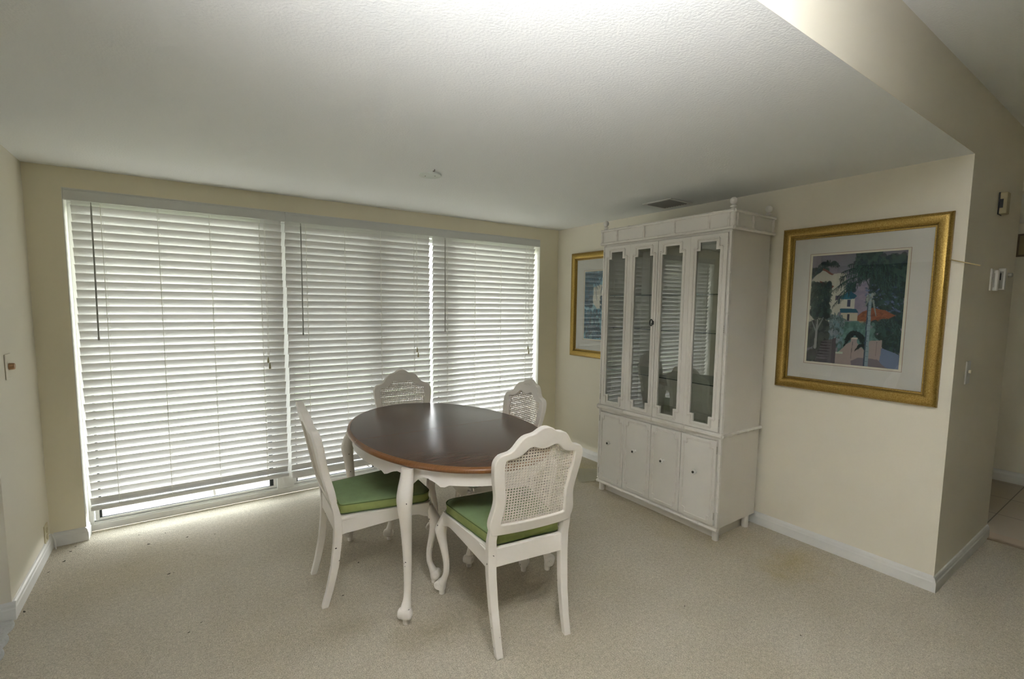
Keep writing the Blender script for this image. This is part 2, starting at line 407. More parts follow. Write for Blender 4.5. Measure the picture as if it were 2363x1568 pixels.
wbox('mullion', M['alu'], [(-1.26, -1.18, .126, .22, .045, ZT-.07)], .003)
sash = [(X0+.028, -2.667), (-2.543, -1.887), (-1.823, -1.262), (-1.178, X1-.024)]
for i, (a, b) in enumerate(sash):
    wbox('sash', M['alu'], [(a, a+.020, .138, .168, .058, ZT-.08), (b-.02, b, .138, .168, .058, ZT-.08), (a+.02, b-.02, .138, .168, .058, .074), (a+.02, b-.02, .138, .168, ZT-.11, ZT-.08)], .002)
    g = .008 if i != 0 else .012
    wbox('gasket', M['gasket'], [(a+.020, a+.020+g, .145, .160, .074, ZT-.11), (b-.02-(g if i else .026), b-.02, .145, .160, .074, ZT-.11), (a+.02, b-.02, .145, .160, .074, .078)])
    wbox('glass_pane', M['pane'], [(a+.02, b-.02, .151, .154, .074, ZT-.11)])
    if i in (1, 2): wbox('dimming_screen', M['screen'], [(a+.02, b-.02, .190, .1905, .074, ZT-.11)])  # unseen screen added to dim the middle blind

# ------------------------------------------------------------------ outdoors
pm = MB()
nx = 9
for i in range(nx):
    for j in range(3):
        x0 = -7.0+i*1.22+.28; y0 = .305+j*1.0
        pm.box(x0+.006, x0+1.22-.006, y0, y0+.988, -.08, -.03)
struct(pm.build('patio_paving', M['patio'], bevel=.004))
struct(boxes('patio_joint_bed', mat('dark_joint_sand', (.25, .23, .19), .9), [(-7, 4.5, .30, 3.4, -.2, -.045)]))
lw = boxes('lawn', M['lawn'], [(-30, 30, 3.4, 40, -.2, -.06)]); lw['kind'] = 'structure'

struct(boxes('sky_shade_slab', mat('shade_slab_white', (.6, .6, .57), .7), [(-8, 5, .30, 1.6, 2.42, 2.6)]))  # slab added out of view to cut sky light on the patio
# ------------------------------------------------------------------ blinds
PITCH = .0503; SW = .058; TILT = math.radians(62.5)
def slat_rings(m, x0, x1, zc, yc):
    top = []; bot = []
    for k in range(7):
        s_ = (k/6-.5); w = s_*SW; crown = .0028*(1-(2*s_)**2)
        y = w*math.cos(TILT); z = -w*math.sin(TILT)          # room edge (w<0) is up
        ny, nz = math.sin(TILT), math.cos(TILT)
        top.append((y+ny*crown, z+nz*crown)); bot.append((y+ny*(crown-.0026), z+nz*(crown-.0026)))
    prof = top+bot[::-1]
    m.rings([[(x0, yc+y, zc+z) for y, z in prof], [(x1, yc+y, zc+z) for y, z in prof]])
def blind(x0, x1, zbot, rail, lads, wand, pull, pz, label):
    cx = (x0+x1)/2; yc = .060
    t = thing('window_blind', label, 'blind', (cx, yc, zbot), 0, 'slatted blinds across the window')
    f = lambda m: [setattr(v, 'co', v.co-Vector((cx, yc, zbot))) for v in m.bm.verts]
    m = MB(); m.box(x0, x1, yc-.028, yc+.028, 2.085, 2.137); f(m); m.build('head_rail', M['valance'], t, bevel=.002)
    m = MB(); z = zbot+rail+.030; rz = random.Random(int(-x0*100))
    while z < 2.092:
        dx = rz.uniform(-.003, .003)
        slat_rings(m, x0+.002+dx, x1-.002+dx, z, yc); z += PITCH
    f(m); m.build('slats', M['slat'], t, smooth=True, angle=50)
    m = MB(); m.box(x0, x1, yc-.026, yc+.026, zbot, zbot+rail); f(m); m.build('bottom_rail', M['slat'], t, bevel=.004)
    for lx in lads:
        m = MB()
        for yy in (-.030, .030):
            for dx in (-.006, .006): m.tube([(lx+dx*0+yy*.0, yc+yy, 2.085), (lx+dx*0, yc+yy, zbot+.02)], .0017, 5) if dx > 0 else None
        zz = 2.085-.0335
        m.tube([(lx+.008, yc, 2.085), (lx+.008, yc, zbot)], .0010, 5)
        f(m); m.build('ladder_cord', M['cord'], t)
    m = MB(); m.tube([(wand, yc-.036, 2.08), (wand, yc-.040, 2.05)], .0025, 6); m.tube([(wand, yc-.040, 2.055), (wand-.004, yc-.046, 1.25)], [.0042]*2, 6); m.tube([(wand-.004, yc-.046, 1.262), (wand-.004, yc-.046, 1.243)], .0055, 6)
    f(m); m.build('tilt_wand', M['wand'], t)
    m = MB()
    for d in (-.004, .004): m.tube([(pull+d, yc-.034, 2.085), (pull+d, yc-.040, pz+.02)], .0012, 5)
    f(m); c = m.build('pull_cord', M['cord'], t)
    m = MB()
    for d, dz in ((-.005, 0), (.005, -.045)):
        m.lathe((pull+d, yc-.041, pz+dz-.03), [(.001, .0), (.0075, .004), (.0065, .022), (.003, .042), (.001, .046)], 10)
    f(m); m.build('tassel', M['tassel'], c)
blind(-3.735, -2.592, .162, .026, (-3.594, -3.317, -3.036, -2.738), -3.635, -2.705, 1.075, 'wide white slatted blind at the left, lightest of the three')
blind(-2.570, -1.412, .138, .050, (-2.428, -2.144, -1.858, -1.569), -2.464, -1.545, 1.10, 'white slatted blind in the middle of the window, behind two chairs')
blind(-1.387, -.262, .138, .050, (-1.250, -.966, -.680, -.382), -1.280, -.350, 1.07, 'white slatted blind at the right end nearest the corner')
def valance(x0, x1, label):
    m = MB(); prof = [(0, 0), (.012, 0), (.014, .004), (.014, .056), (.010, .061), (.010, .068), (0, .068)]
    m.rings([[(x0, .016-d, 2.074+z) for d, z in prof], [(x1, .016-d, 2.074+z) for d, z in prof]])
    o = m.build('blind_valance', M['valance']); return tag(o, label, 'valance')
valance(XA+.006, -2.573, 'short white valance strip over the left blind')
valance(-2.568, XB-.002, 'long white valance strip over the middle and right blinds')

# ------------------------------------------------------------------ cabriole leg
def cabriole(m, base, out, secs, pad_r=.016, pad_h=.022, n=14, squash=1.0):
    """secs: (z, offset outward, radius). out: unit outward vector"""
    bx, by = base; ox, oy = out
    rings = []
    # smooth interpolation
    zs = [s[0] for s in secs]; 
    def cr(p0, p1, p2, p3, t): return .5*((2*p1)+(-p0+p2)*t+(2*p0-5*p1+4*p2-p3)*t*t+(-p0+3*p1-3*p2+p3)*t**3)
    S = [secs[0]]+list(secs)+[secs[-1]]
    for i in range(1, len(S)-2):
        for k in range(5):
            t = k/5; z, o, r = (cr(S[i-1][j], S[i][j], S[i+1][j], S[i+2][j], t) for j in range(3)); rings.append((z, o, max(r, .002)))
    rings.append(secs[-1])
    m.rings([[(bx+ox*o+math.cos(2*PI*k/n)*r, by+oy*o+math.sin(2*PI*k/n)*r, z) for k in range(n)] for z, o, r in rings])
    m.lathe((bx, by, 0), [(pad_r, 0), (pad_r*1.05, pad_h*.5), (pad_r*.9, pad_h+.006)], n)
def volute(m, base, out, z, r, w, off=0):
    """scroll at the foot: a short cross-wise drum with a raised spiral rim"""
    bx, by = base; ox, oy = out; px, py = -oy, ox
    c = Vector((bx+ox*off, by+oy*off, z)); P = Vector((px, py, 0)); O = Vector((ox, oy, 0)); Z = Vector((0, 0, 1))
    rings = []
    for d, rr in ((-w, r*.55), (-w*.98, r*.85), (-w*.8, r), (w*.8, r), (w*.98, r*.85), (w, r*.55)):
        rings.append([c+P*d+(O*math.cos(2*PI*k/16)+Z*math.sin(2*PI*k/16))*rr for k in range(16)])
    m.rings(rings)
    for sgn in (-1, 1):
        m.tube([c+P*(sgn*w)+(O*math.cos(a)+Z*math.sin(a))*(r*.22+r*.06*a) for a in [i*.5 for i in range(16)]], r*.09, 5)

# ------------------------------------------------------------------ chairs
def resample(P, n):
    P = [Vector((p[0], p[1])) for p in P]; d = [0]
    for a, b in zip(P[:-1], P[1:]): d.append(d[-1]+(b-a).length)
    out = []
    for i in range(n):
        t = d[-1]*i/(n-1); k = max(j for j in range(len(d)) if d[j] <= t+1e-9); k = min(k, len(P)-2)
        out.append(tuple(P[k].lerp(P[k+1], (t-d[k])/(d[k+1]-d[k]))))
    return out
def smooth_path(P, it=2):
    for _ in range(it):
        Q = [P[0]]
        for a, b in zip(P[:-1], P[1:]):
            Q += [(a[0]*.75+b[0]*.25, a[1]*.75+b[1]*.25), (a[0]*.25+b[0]*.75, a[1]*.25+b[1]*.75)]
        Q.append(P[-1]); P = Q
    return P
OUT = [(0, 1.0), (.018, .998), (.036, .987), (.052, .975), (.075, .972), (.098, .966), (.118, .945), (.134, .918), (.152, .902), (.172, .898), (.190, .894), (.204, .880), (.213, .860),
       (.213, .83), (.207, .78), (.198, .735), (.192, .70), (.191, .67), (.197, .635), (.205, .60), (.207, .575), (.202, .55), (.191, .525)]
INN = [(0, .903), (.022, .905), (.045, .916), (.062, .917), (.080, .902), (.100, .882), (.125, .873), (.155, .871), (.166, .868), (.1665, .82), (.158, .76), (.149, .71), (.146, .67), (.150, .63), (.156, .595), (.157, .576)]
def yback(x, z):
    t = (z-.46)
    return -.222 - .20*t - .02*max(0, t)**2 - .016*(1-(x/.21)**2)*min(1, max(0, (z-.5)/.1))
def back_frame():
    m = MB(); N = 46; K = 14
    o = resample(smooth_path(OUT), N); i_ = resample(smooth_path(INN), N)
    ob = [(x, .524) for x in np.linspace(o[-1][0], 0, K)][1:]; ib = [(x, .572-.004*math.cos(x/.158*PI/2)) for x in np.linspace(i_[-1][0], 0, K)][1:]
    half = list(zip(o+[(x, z-.008*math.cos(x/.2*PI/2)) for x, z in ob], i_+ib))
    loop = half + [((-a[0], a[1]), (-b[0], b[1])) for a, b in reversed(half[1:-1])]
    th = .0175
    V = []
    for a, b in loop:
        q = []
        for (x, z), ins in ((a, 0), (b, 0)):
            for s in (th, -th): q.append(m.bm.verts.new((x, yback(x, z)+s, z)))
        V.append(q)  # outer front, outer back, inner front, inner back
    n = len(V)
    for k in range(n):
        A, B = V[k], V[(k+1) % n]
        m.face([A[0], B[0], B[2], A[2]]); m.face([A[1], A[3], B[3], B[1]]); m.face([A[0], A[1], B[1], B[0]]); m.face([A[2], B[2], B[3], A[3]])
    return m
def inside_outer(x, z):
    x = abs(x); o = OUT
    if z < .535: return False
    best = 0
    for (x0, z0), (x1, z1) in zip(o[:-1], o[1:]):
        if min(z0, z1) <= z <= max(z0, z1) and abs(z1-z0) > 1e-6: best = max(best, x0+(x1-x0)*(z-z0)/(z1-z0))
    return x < best-.022
def cane_panel():
    m = MB(); c = .0128; r = .0040; cache = {}
    def vtx(x, z, key):
        if key not in cache: cache[key] = m.bm.verts.new((x, yback(x, z)-.001, z))
        return cache[key]
    nxh = 15; nz = 34
    for i in range(-nxh, nxh):
        for j in range(nz):
            x0 = i*c; z0 = .545+j*c; xc = x0+c/2; zc = z0+c/2
            if not inside_outer(xc, zc+.012) or not inside_outer(xc, zc) or zc > .945: continue
            corners = [vtx(x0, z0, (i, j)), vtx(x0+c, z0, (i+1, j)), vtx(x0+c, z0+c, (i+1, j+1)), vtx(x0, z0+c, (i, j+1))]
            h = []
            for k in range(8):
                a = -PI*3/4 + k*PI/4; xx = xc+r*math.cos(a); zz = zc+r*math.sin(a); h.append(m.bm.verts.new((xx, yback(xx, zz)-.001, zz)))
            for q in range(4):
                a, b = corners[q], corners[(q+1) % 4]
                m.face([a, b, h[(2*q+2) % 8], h[2*q+1]]); m.face([a, h[2*q+1], h[2*q]])
    return m
def make_chair(label):
    t = thing('dining_chair', label, 'chair', group='white cane-back chairs around the table')
    # seat frame rails
    m = MB()
    fl_, fr_, rl_, rr_ = (-.235, .232), (.235, .232), (-.178, -.222), (.178, -.222)
    def rail(p, q, th, zt, zb):
        p = Vector((*p, 0)); q = Vector((*q, 0)); d = (q-p).normalized(); nn = Vector((-d.y, d.x, 0)); K = 16; rings = []
        for k in range(K+1):
            s = k/K; c_ = p.lerp(q, s); b = zb(s)
            rings.append([c_+nn*th/2+Vector((0, 0, b)), c_-nn*th/2+Vector((0, 0, b)), c_-nn*th/2+Vector((0, 0, zt)), c_+nn*th/2+Vector((0, 0, zt))])
        m.rings(rings)
    side = lambda s: .405-.030*math.exp(-((s-0)/.10)**2)-.050*(s**1.2)*(1 if s > 0 else 0)
    ZS = .452
    rail(fl_, rl_, .022, ZS, side); rail(fr_, rr_, .022, ZS, side)
    rail(fl_, fr_, .022, ZS, lambda s: .385+.018*math.cos((s-.5)*4*PI)*1.0 - .012*math.exp(-((s-.5)/.1)**2))
    rail(rl_, rr_, .022, ZS+.004, lambda s: .372)
    m.box(-.20, .20, -.21, .22, ZS-.02, ZS-.006)
    m.build('seat_frame', M['chair'], t, bevel=.003, smooth=True)
    # cushion
    def outline(ins, zf):
        P = []
        for (x, y), (r, a0) in zip([(.236, .248), (-.236, .248), (-.176, -.205), (.176, -.205)], [(.055, 0), (.055, 90), (.022, 180), (.022, 270)]):
            for k in range(7):
                a = math.radians(a0+90*k/6); P.append((x-math.copysign(r, x)+math.cos(a)*r - math.copysign(ins, x), y-math.copysign(r, y)+math.sin(a)*r-math.copysign(ins, y), zf))
        return P
    z0 = ZS+.001
    m = MB(); m.mi = 1
    R = m.rings([outline(i_, z0+z) for i_, z in ((.006, 0), (0, .006), (-.002, .024), (0, .042), (.004, .049))], cap=False)
    m.face(list(reversed(R[0]))); m.mi = 0
    R2 = [R[-1]]+[[m.bm.verts.new((p[0]*sc, (p[1]-.02)*sc+.02, z0+zz)) for p in outline(.004, 0)] for sc, zz in ((.93, .055), (.75, .061), (.45, .064), (.15, .065))]
    for a, b in zip(R2[:-1], R2[1:]):
        for i in range(len(a)): m.face([a[i], a[(i+1) % len(a)], b[(i+1) % len(a)], b[i]])
    m.face(R2[-1])
    cu = m.build('seat_cushion', [M['green'], M['green_side']], t, smooth=True, angle=60)
    m = MB()
    for zz, i_ in ((.047, .0005), (.005, -.0005)):
        P = outline(i_, z0+zz); m.tube(P+[P[0]], .0026, 6)
    m.build('piping', M['piping'], cu, smooth=True)
    # back
    m = back_frame(); b = m.build('back_frame', M['chair'], t, bevel=.0045, seg=3, smooth=True, angle=50)
    m = MB()   # carved shell and beads on the front of the crest
    for k in range(4):
        rr = .012+.008*k
        m.tube([(rr*1.25*math.cos(a), yback(rr*math.cos(a), .955)+.0145, .945+rr*.8*math.sin(a)) for a in [PI*j/10 for j in range(11)]], .0022, 5)
    cr = smooth_path([(x*.90, z-.014) for x, z in OUT[:16]])
    for s in (1, -1): m.tube([(s*x, yback(x, z)+.0135, z) for x, z in cr[4:]], .003, 5)
    m.build('carving', M['chair'], b, smooth=True)
    m = cane_panel(); c = m.build('cane_panel', M['cane'], t)
    so = c.modifiers.new('thickness', 'SOLIDIFY'); so.thickness = .0022; so.offset = 0
    # rear legs with the lower stiles
    for s in (-1, 1):
        m = MB(); rings = []
        for z, y, x, w, d in [(0, -.285, .170, .0155, .0150), (.08, -.262, .172, .0165, .016), (.20, -.236, .176, .018, .0175), (.32, -.222, .180, .019, .0185), (.40, -.218, .182, .0195, .019), (.46, -.222, .182, .0195, .017), (.50, -.230, .184, .0195, .0145), (.535, yback(.18, .535), .1815, .0205, .0130), (.56, yback(.18, .56), .1795, .0205, .0127)]:
            rings.append([(s*x-w, y-d, z), (s*x+w, y-d, z), (s*x+w, y+d, z), (s*x-w, y+d, z)])
        m.rings(rings); m.build('leg', M['leg'], t, bevel=.003, smooth=True, label='plain square splayed rear leg')
    for s in (-1, 1):
        m = MB(); o = Vector((s*.62, .78)).normalized()
        base = (s*.240, .258)
        secs = [(.020, .0, .017), (.034, .006, .026), (.052, .004, .026), (.078, -.010, .019), (.12, -.026, .0155), (.18, -.026, .0165), (.25, -.012, .020), (.31, .002, .026), (.350, .004, .031), (.395, -.014, .028), (.436, -.030, .022)]
        cabriole(m, base, (o.x, o.y), secs, .0145, .022)
        volute(m, base, (o.x, o.y), .048, .0225, .027, .012)
        m.build('leg', M['leg'], t, smooth=True, angle=60, label='curved front leg ending in a scroll foot')
    return t
def copy_tree(o, parent=None):
    c = o.copy(); COL.objects.link(c)
    if parent is not None: c.parent = parent
    for ch in list(o.children): copy_tree(ch, c)
    return c
proto = make_chair('white cane-back chair nearest the camera, its back turned to it')
def place(o, x, y, f, label):
    o.location = (x, y, 0); o.rotation_euler = (0, 0, math.atan2(f[1], f[0])-PI/2); o['label'] = label
copies = [copy_tree(proto) for _ in range(3)]
place(proto, -1.967, -2.018, (.131, .991), 'white cane-back chair nearest the camera, its back turned to it')
place(copies[0], -2.404, -1.362, (.997, -.060), 'white chair seen from its side, left of the table by the blinds')
place(copies[1], -1.925, -.800, (-.12, -.99), 'white cane-back chair behind the table in front of the blinds, facing the camera')
place(copies[2], -1.675, -1.338, (-1, -.02), 'white cane-back chair on the far right of the table, towards the room corner')

# ------------------------------------------------------------------ table
TBL = thing('dining_table', 'oval dining table with dark walnut top and white curved legs', 'table', (-1.973, -1.363, 0), math.radians(-.6))
TA, TB, TZ = .522, .775, .769
def ell(ax, by, n=96): return [(ax*math.cos(2*PI*k/n), by*math.sin(2*PI*k/n)) for k in range(n)]
for s in (-1, 1):
    m = MB(); N = 49
    def arc(ins, z):
        P = []
        for k in range(N):
            a = PI*k/(N-1); x = (TA-ins)*math.cos(a); y = (TB-ins)*math.sin(a)
            P.append((x, s*(y+.0013) if y > 1e-6 else s*.0013, z))
        return P
    prof = [(.016, TZ-.030), (.006, TZ-.028), (.001, TZ-.022), (0, TZ-.015), (.003, TZ-.008), (.008, TZ-.0045), (.012, TZ-.004), (.014, TZ-.001), (.018, TZ)]
    R = [[m.bm.verts.new(p) for p in arc(i_, z)] for i_, z in prof]
    m.mi = 1
    for a, b in zip(R[:-1], R[1:]):
        for k in range(N): m.face([a[k], a[(k+1) % N], b[(k+1) % N], b[k]])
    m.face(R[0]); m.mi = 0; m.face(R[-1])
    m.build('table_top', [M['walnut'], M['walnut_edge']], TBL, smooth=True, angle=50, label='half of the walnut table top')
# apron following the oval, scalloped lower edge
m = MB(); N = 180
legang = [math.atan2(sy*.47/TB, sx*.41/TA) for sx in (-1, 1) for sy in (-1, 1)]
def apron_z(a):
    # distance along to the nearest leg
    d = min(abs((a-l+PI) % (2*PI)-PI) for l in legang)
    span_end = math.cos(a)**2 > math.sin(a)**2*.6
    z = TZ-.03-.064
    z += .022*math.exp(-((d-.125)/.07)**2)      # arch beside the leg
    z -= .016*math.exp(-((d-.265)/.035)**2)     # drop
    if d < .06: z -= .03*(1-d/.06)
    return z
rings = []
for k in range(N):
    a = 2*PI*k/N; c_, s_ = math.cos(a), math.sin(a); zb = apron_z(a)
    o = [(TA-.034, TZ-.031), (TA-.034, TZ-.06), (TA-.030, zb+.012), (TA-.027, zb), (TA-.047, zb), (TA-.052, TZ-.031)]
    rings.append([(r*c_, (r+TB-TA)*s_, z) for r, z in o])
Rv = [[m.bm.verts.new(p) for p in r] for r in rings]
for k in range(N):
    A, B = Rv[k], Rv[(k+1) % N]
    for j in range(6): m.face([A[j], B[j], B[(j+1) % 6], A[(j+1) % 6]])
m.build('apron', M['chair'], TBL, smooth=True, angle=50)
for sx in (-1, 1):
    for sy in (-1, 1):
        m = MB(); o = Vector((sx*.70, sy*.72)).normalized(); base = (sx*.418-.016, sy*.472-.018)
        secs = [(.024, .0, .018), (.040, .010, .027), (.062, .010, .029), (.085, .0, .024), (.125, -.014, .0175), (.20, -.020, .0175), (.32, -.018, .0205), (.45, -.008, .0255), (.54, .004, .031), (.60, .008, .0365), (.65, -.004, .0355), (.70, -.022, .031), (.738, -.032, .029)]
        cabriole(m, base, (o.x, o.y), secs, .016, .028, 18)
        volute(m, base, (o.x, o.y), .056, .026, .030, .014)
        m.build('leg', M['leg'], TBL, smooth=True, angle=60)

# ------------------------------------------------------------------ china cabinet
CX0, CX1, CY0, CY1 = -.484, -.045, -2.214, -1.148     # front x, back x, right y, left y
CAB = thing('china_cabinet', 'tall white bamboo-trimmed china cabinet with four glass panels against the right wall', 'cabinet', ((CX0+CX1)/2, (CY0+CY1)/2, 0))
cc = Vector(CAB.location)
def cab(m, name, mats, **k):
    for v in m.bm.verts: v.co -= cc
    return m.build(name, mats, k.pop('parent', CAB), **k)
t_ = .018
m = MB(); m.box(CX0+.012, CX1, CY0, CY1, .085, .69); cab(m, 'lower_body', M['hutch_side'], bevel=.002)
m = MB(); m.box(CX0+.014, CX1, CY0+.0, CY0+t_, .69, 1.965); m.box(CX0+.014, CX1, CY1-t_, CY1, .69, 1.965); m.box(CX1-.012, CX1, CY0+t_, CY1-t_, .69, 1.965)
m.box(CX0+.014, CX1-.012, CY0+t_, CY1-t_, .69, .705); m.box(CX0+.014, CX1-.012, CY0+t_, CY1-t_, 1.945, 1.965)
cab(m, 'upper_body', M['hutch_side'], bevel=.001)
m = MB(); m.box(CX0-.004, CX0+.014, CY0, CY0+.020, .085, 1.965); m.box(CX0-.004, CX0+.014, CY1-.020, CY1, .085, 1.965); m.box(CX0, CX0+.014, CY0+.02, CY1-.02, .082, .10)
m.box(CX0, CX0+.012, CY0+.02, CY1-.02, .655, .705); m.box(CX0, CX0+.012, CY0+.02, CY1-.02, 1.948, 1.965)
for y in (CY0+.006, CY1-.006): m.bamboo([(CX0-.005, y, .10), (CX0-.005, y, .675)], .0085, .095); m.bamboo([(CX0-.005, y, .705), (CX0-.005, y, 1.955)], .0085, .125)
cab(m, 'face_frame', M['hutch'], bevel=.001)
# plinth and feet
m = MB(); m.box(CX0+.045, CX1-.03, CY0+.045, CY1-.045, .0, .086); cab(m, 'plinth', M['hutch_side'])
for x in (CX0+.024, CX1-.07):
    for y in (CY0+.024, CY1-.024):
        m = MB(); m.lathe((x, y, 0), [(.019, 0), (.021, .004), (.022, .05), (.023, .086)], 16); cab(m, 'foot', M['hutch'], smooth=True)
m = MB(); m.bamboo([(CX0-.006, CY0-.004, .076), (CX0-.006, CY1+.004, .076)], .011, .13)
cab(m, 'base_molding', M['bamboo'], smooth=True)
m = MB(); m.bamboo([(CX0-.010, CY0-.010, .692), (CX0-.010, CY1+.010, .692)], .0165, .26, 10)
for y in (CY0-.006, CY1+.006): m.bamboo([(CX0-.010, y, .690), (CX1+.005, y, .690)], .0105, .10)
cab(m, 'waist_molding', M['bamboo'], smooth=True)
# cornice
m = MB(); m.box(CX0-.012, CX1+.004, CY0-.012, CY1+.012, 1.965, 2.072); cab(m, 'cornice', M['hutch'], bevel=.002)
m = MB()
for z in (1.972, 2.070):
    m.bamboo([(CX0-.018, CY0-.018, z), (CX0-.018, CY1+.018, z)], .0095, .135)
    for y in (CY0-.018, CY1+.018): m.bamboo([(CX0-.018, y, z), (CX1+.010, y, z)], .0095, .105)
for y in (CY0-.012, CY0+.02, -2.061, -1.804, -1.548, -1.291, CY1+.012): m.bamboo([(CX0-.014, y, 1.98), (CX0-.014, y, 2.062)], .0085, .05)
for y in (CY0-.014, CY1+.014):
    for x in (CX0+.02, -.29, CX1-.005): m.bamboo([(x, y, 1.98), (x, y, 2.062)], .0085, .05)
cab(m, 'cornice_molding', M['bamboo'], smooth=True)
for x in (CX0+.004, CX1-.03):
    for y in (CY0+.006, CY1-.006):
        m = MB(); m.lathe((x, y, 2.072), [(.018, 0), (.020, .004), (.014, .010), (.012, .018), (.019, .022), (.019, .028), (.011, .032), (.010, .038), (.016, .042), (.0205, .050), (.0215, .060), (.018, .071), (.009, .078), (.001, .080)], 18)
        cab(m, 'finial', M['hutch'], smooth=True)
# upper doors: two leaves of two glazed panels
P4 = [(-1.171, -1.427), (-1.427, -1.680), (-1.684, -1.940), (-1.940, -2.196)]
GC = [-1.300, -1.558, -1.800, -2.067]; hw = .082; nh = .055
XD = CX0-.002
for d in (0, 1):
    m = MB(); gm = MB(); mm = MB()
    for i in (2*d, 2*d+1):
        ya, yb = P4[i]; g = GC[i]; za, zb = .712, 1.944; x0, x1 = XD-.016, XD
        ya -= .0006; yb += .0006
        m.box(x0, x1, g+hw, ya, za, zb); m.box(x0, x1, yb, g-hw, za, zb)
        m.box(x0, x1, g-hw, g+hw, za, .750); m.box(x0, x1, g-hw, g+hw, 1.900, zb)
        for sg in (-1, 1):
            a, b = sorted((g+sg*nh, g+sg*hw))
            m.box(x0, x1, a, b, .750, .800); m.box(x0, x1, a, b, 1.848, 1.900)
        gm.box(XD-.008, XD-.005, g-hw-.004, g+hw+.004, .746, 1.904)
        h1, h2 = hw+.018, nh+.016
        path = [(g-h1, .785), (g-h1, 1.864), (g-h2-.004, 1.864), (g-h2-.004, 1.918), (g+h2+.004, 1.918), (g+h2+.004, 1.864), (g+h1, 1.864), (g+h1, .785), (g+h2+.004, .785), (g+h2+.004, .733), (g-h2-.004, .733), (g-h2-.004, .785), (g-h1, .785)]
        mm.bamboo([(XD-.017, y, z) for y, z in path], .0055, .13, 6)
    door = cab(m, 'glass_door', M['hutch'])
    cab(gm, 'glass_pane', M['hutchglass'], parent=door)
    cab(mm, 'bamboo_molding', M['bamboo'], parent=door, smooth=True)
    for z in (.775, 1.36, 1.885):
        m = MB(); y = P4[0][0]+.004 if d == 0 else P4[3][1]-.004
        for k in range(4): m.lathe((XD-.018, y, z-.024+k*.012), [(.0035, 0), (.0035, .010)], 8)
        cab(m, 'hinge', M['steel'], parent=door)
    if d == 0:
        m = MB(); c0 = Vector((XD-.024, -1.651, 1.380))
        m.tube([c0+Vector((0, .011*math.cos(a), .022*math.sin(a))) for a in [2*PI*k/20 for k in range(21)]], .0038, 7)
        m.lathe((XD-.018, -1.662, 1.372), [(.007, 0), (.007, -.012)], 10, 'x'); m.tube([(XD-.026, -1.668, 1.366), (XD-.026, -1.668, 1.392)], .0055, 7)
        cab(m, 'ring_handle', M['black'], parent=door, smooth=True)
# lower doors
L4 = [(-1.171, -1.421), (-1.424, -1.677), (-1.681, -1.930), (-1.933, -2.193)]; KN = [-1.286, -1.542, -1.796, -2.055]
for i, (ya, yb) in enumerate(L4):
    m = MB(); m.box(XD-.016, XD+.010, yb+.001, ya-.001, .103, .652); door = cab(m, 'cabinet_door', M['hutch'], bevel=.0015)
    g = (ya+yb)/2; w = (ya-yb)/2-.024; n_ = .020
    zt, zb = .632, .123
    path = [(g-w, zb+n_*1.6), (g-w, zt-n_*1.6), (g-w+n_, zt-n_*1.6), (g-w+n_, zt), (g+w-n_, zt), (g+w-n_, zt-n_*1.6), (g+w, zt-n_*1.6), (g+w, zb+n_*1.6), (g+w-n_, zb+n_*1.6), (g+w-n_, zb), (g-w+n_, zb), (g-w+n_, zb+n_*1.6), (g-w, zb+n_*1.6)]
    m = MB(); m.bamboo([(XD-.017, y, z) for y, z in path], .0058, .075, 6); cab(m, 'bamboo_molding', M['bamboo'], parent=door, smooth=True)
    m = MB(); m.lathe((XD-.016, KN[i], .424), [(.011, 0), (.008, -.006), (.007, -.014), (.015, -.018), (.0175, -.024), (.015, -.030), (.010, -.033)], 16, 'x')
    kb = cab(m, 'knob', M['porcelain'], parent=door, smooth=True)
    m = MB(); m.lathe((XD-.049, KN[i], .424), [(.0085, .001), (.008, -.003), (.003, -.005)], 12, 'x'); cab(m, 'knob_inset', M['chrome'], parent=door, smooth=True)
    if i in (0, 3):
        for z in (.17, .60):
            m = MB(); y = ya+.003 if i == 0 else yb-.003
            for k in range(4): m.lathe((XD-.018, y, z-.024+k*.012), [(.0035, 0), (.0035, .010)], 8)
            cab(m, 'hinge', M['steel'], parent=door)
for z in (.985, 1.322, 1.572):
    m = MB(); m.box(CX0+.05, CX1-.013, CY0+t_+.002, CY1-t_-.002, z, z+.006); s_ = cab(m, 'glass_shelf', M['shelfglass'])
    m = MB(); m.box(CX0+.0485, CX0+.05, CY0+t_+.002, CY1-t_-.002, z, z+.006); cab(m, 'shelf_edge', M['shelfedge'], parent=s_)
    for y in (CY1-t_-.006, CY0+t_+.006):
        m = MB(); m.lathe((CX0+.10, y, z-.007), [(.006, 0), (.006, .006)], 8); cab(m, 'shelf_pin', M['black'], parent=s_)

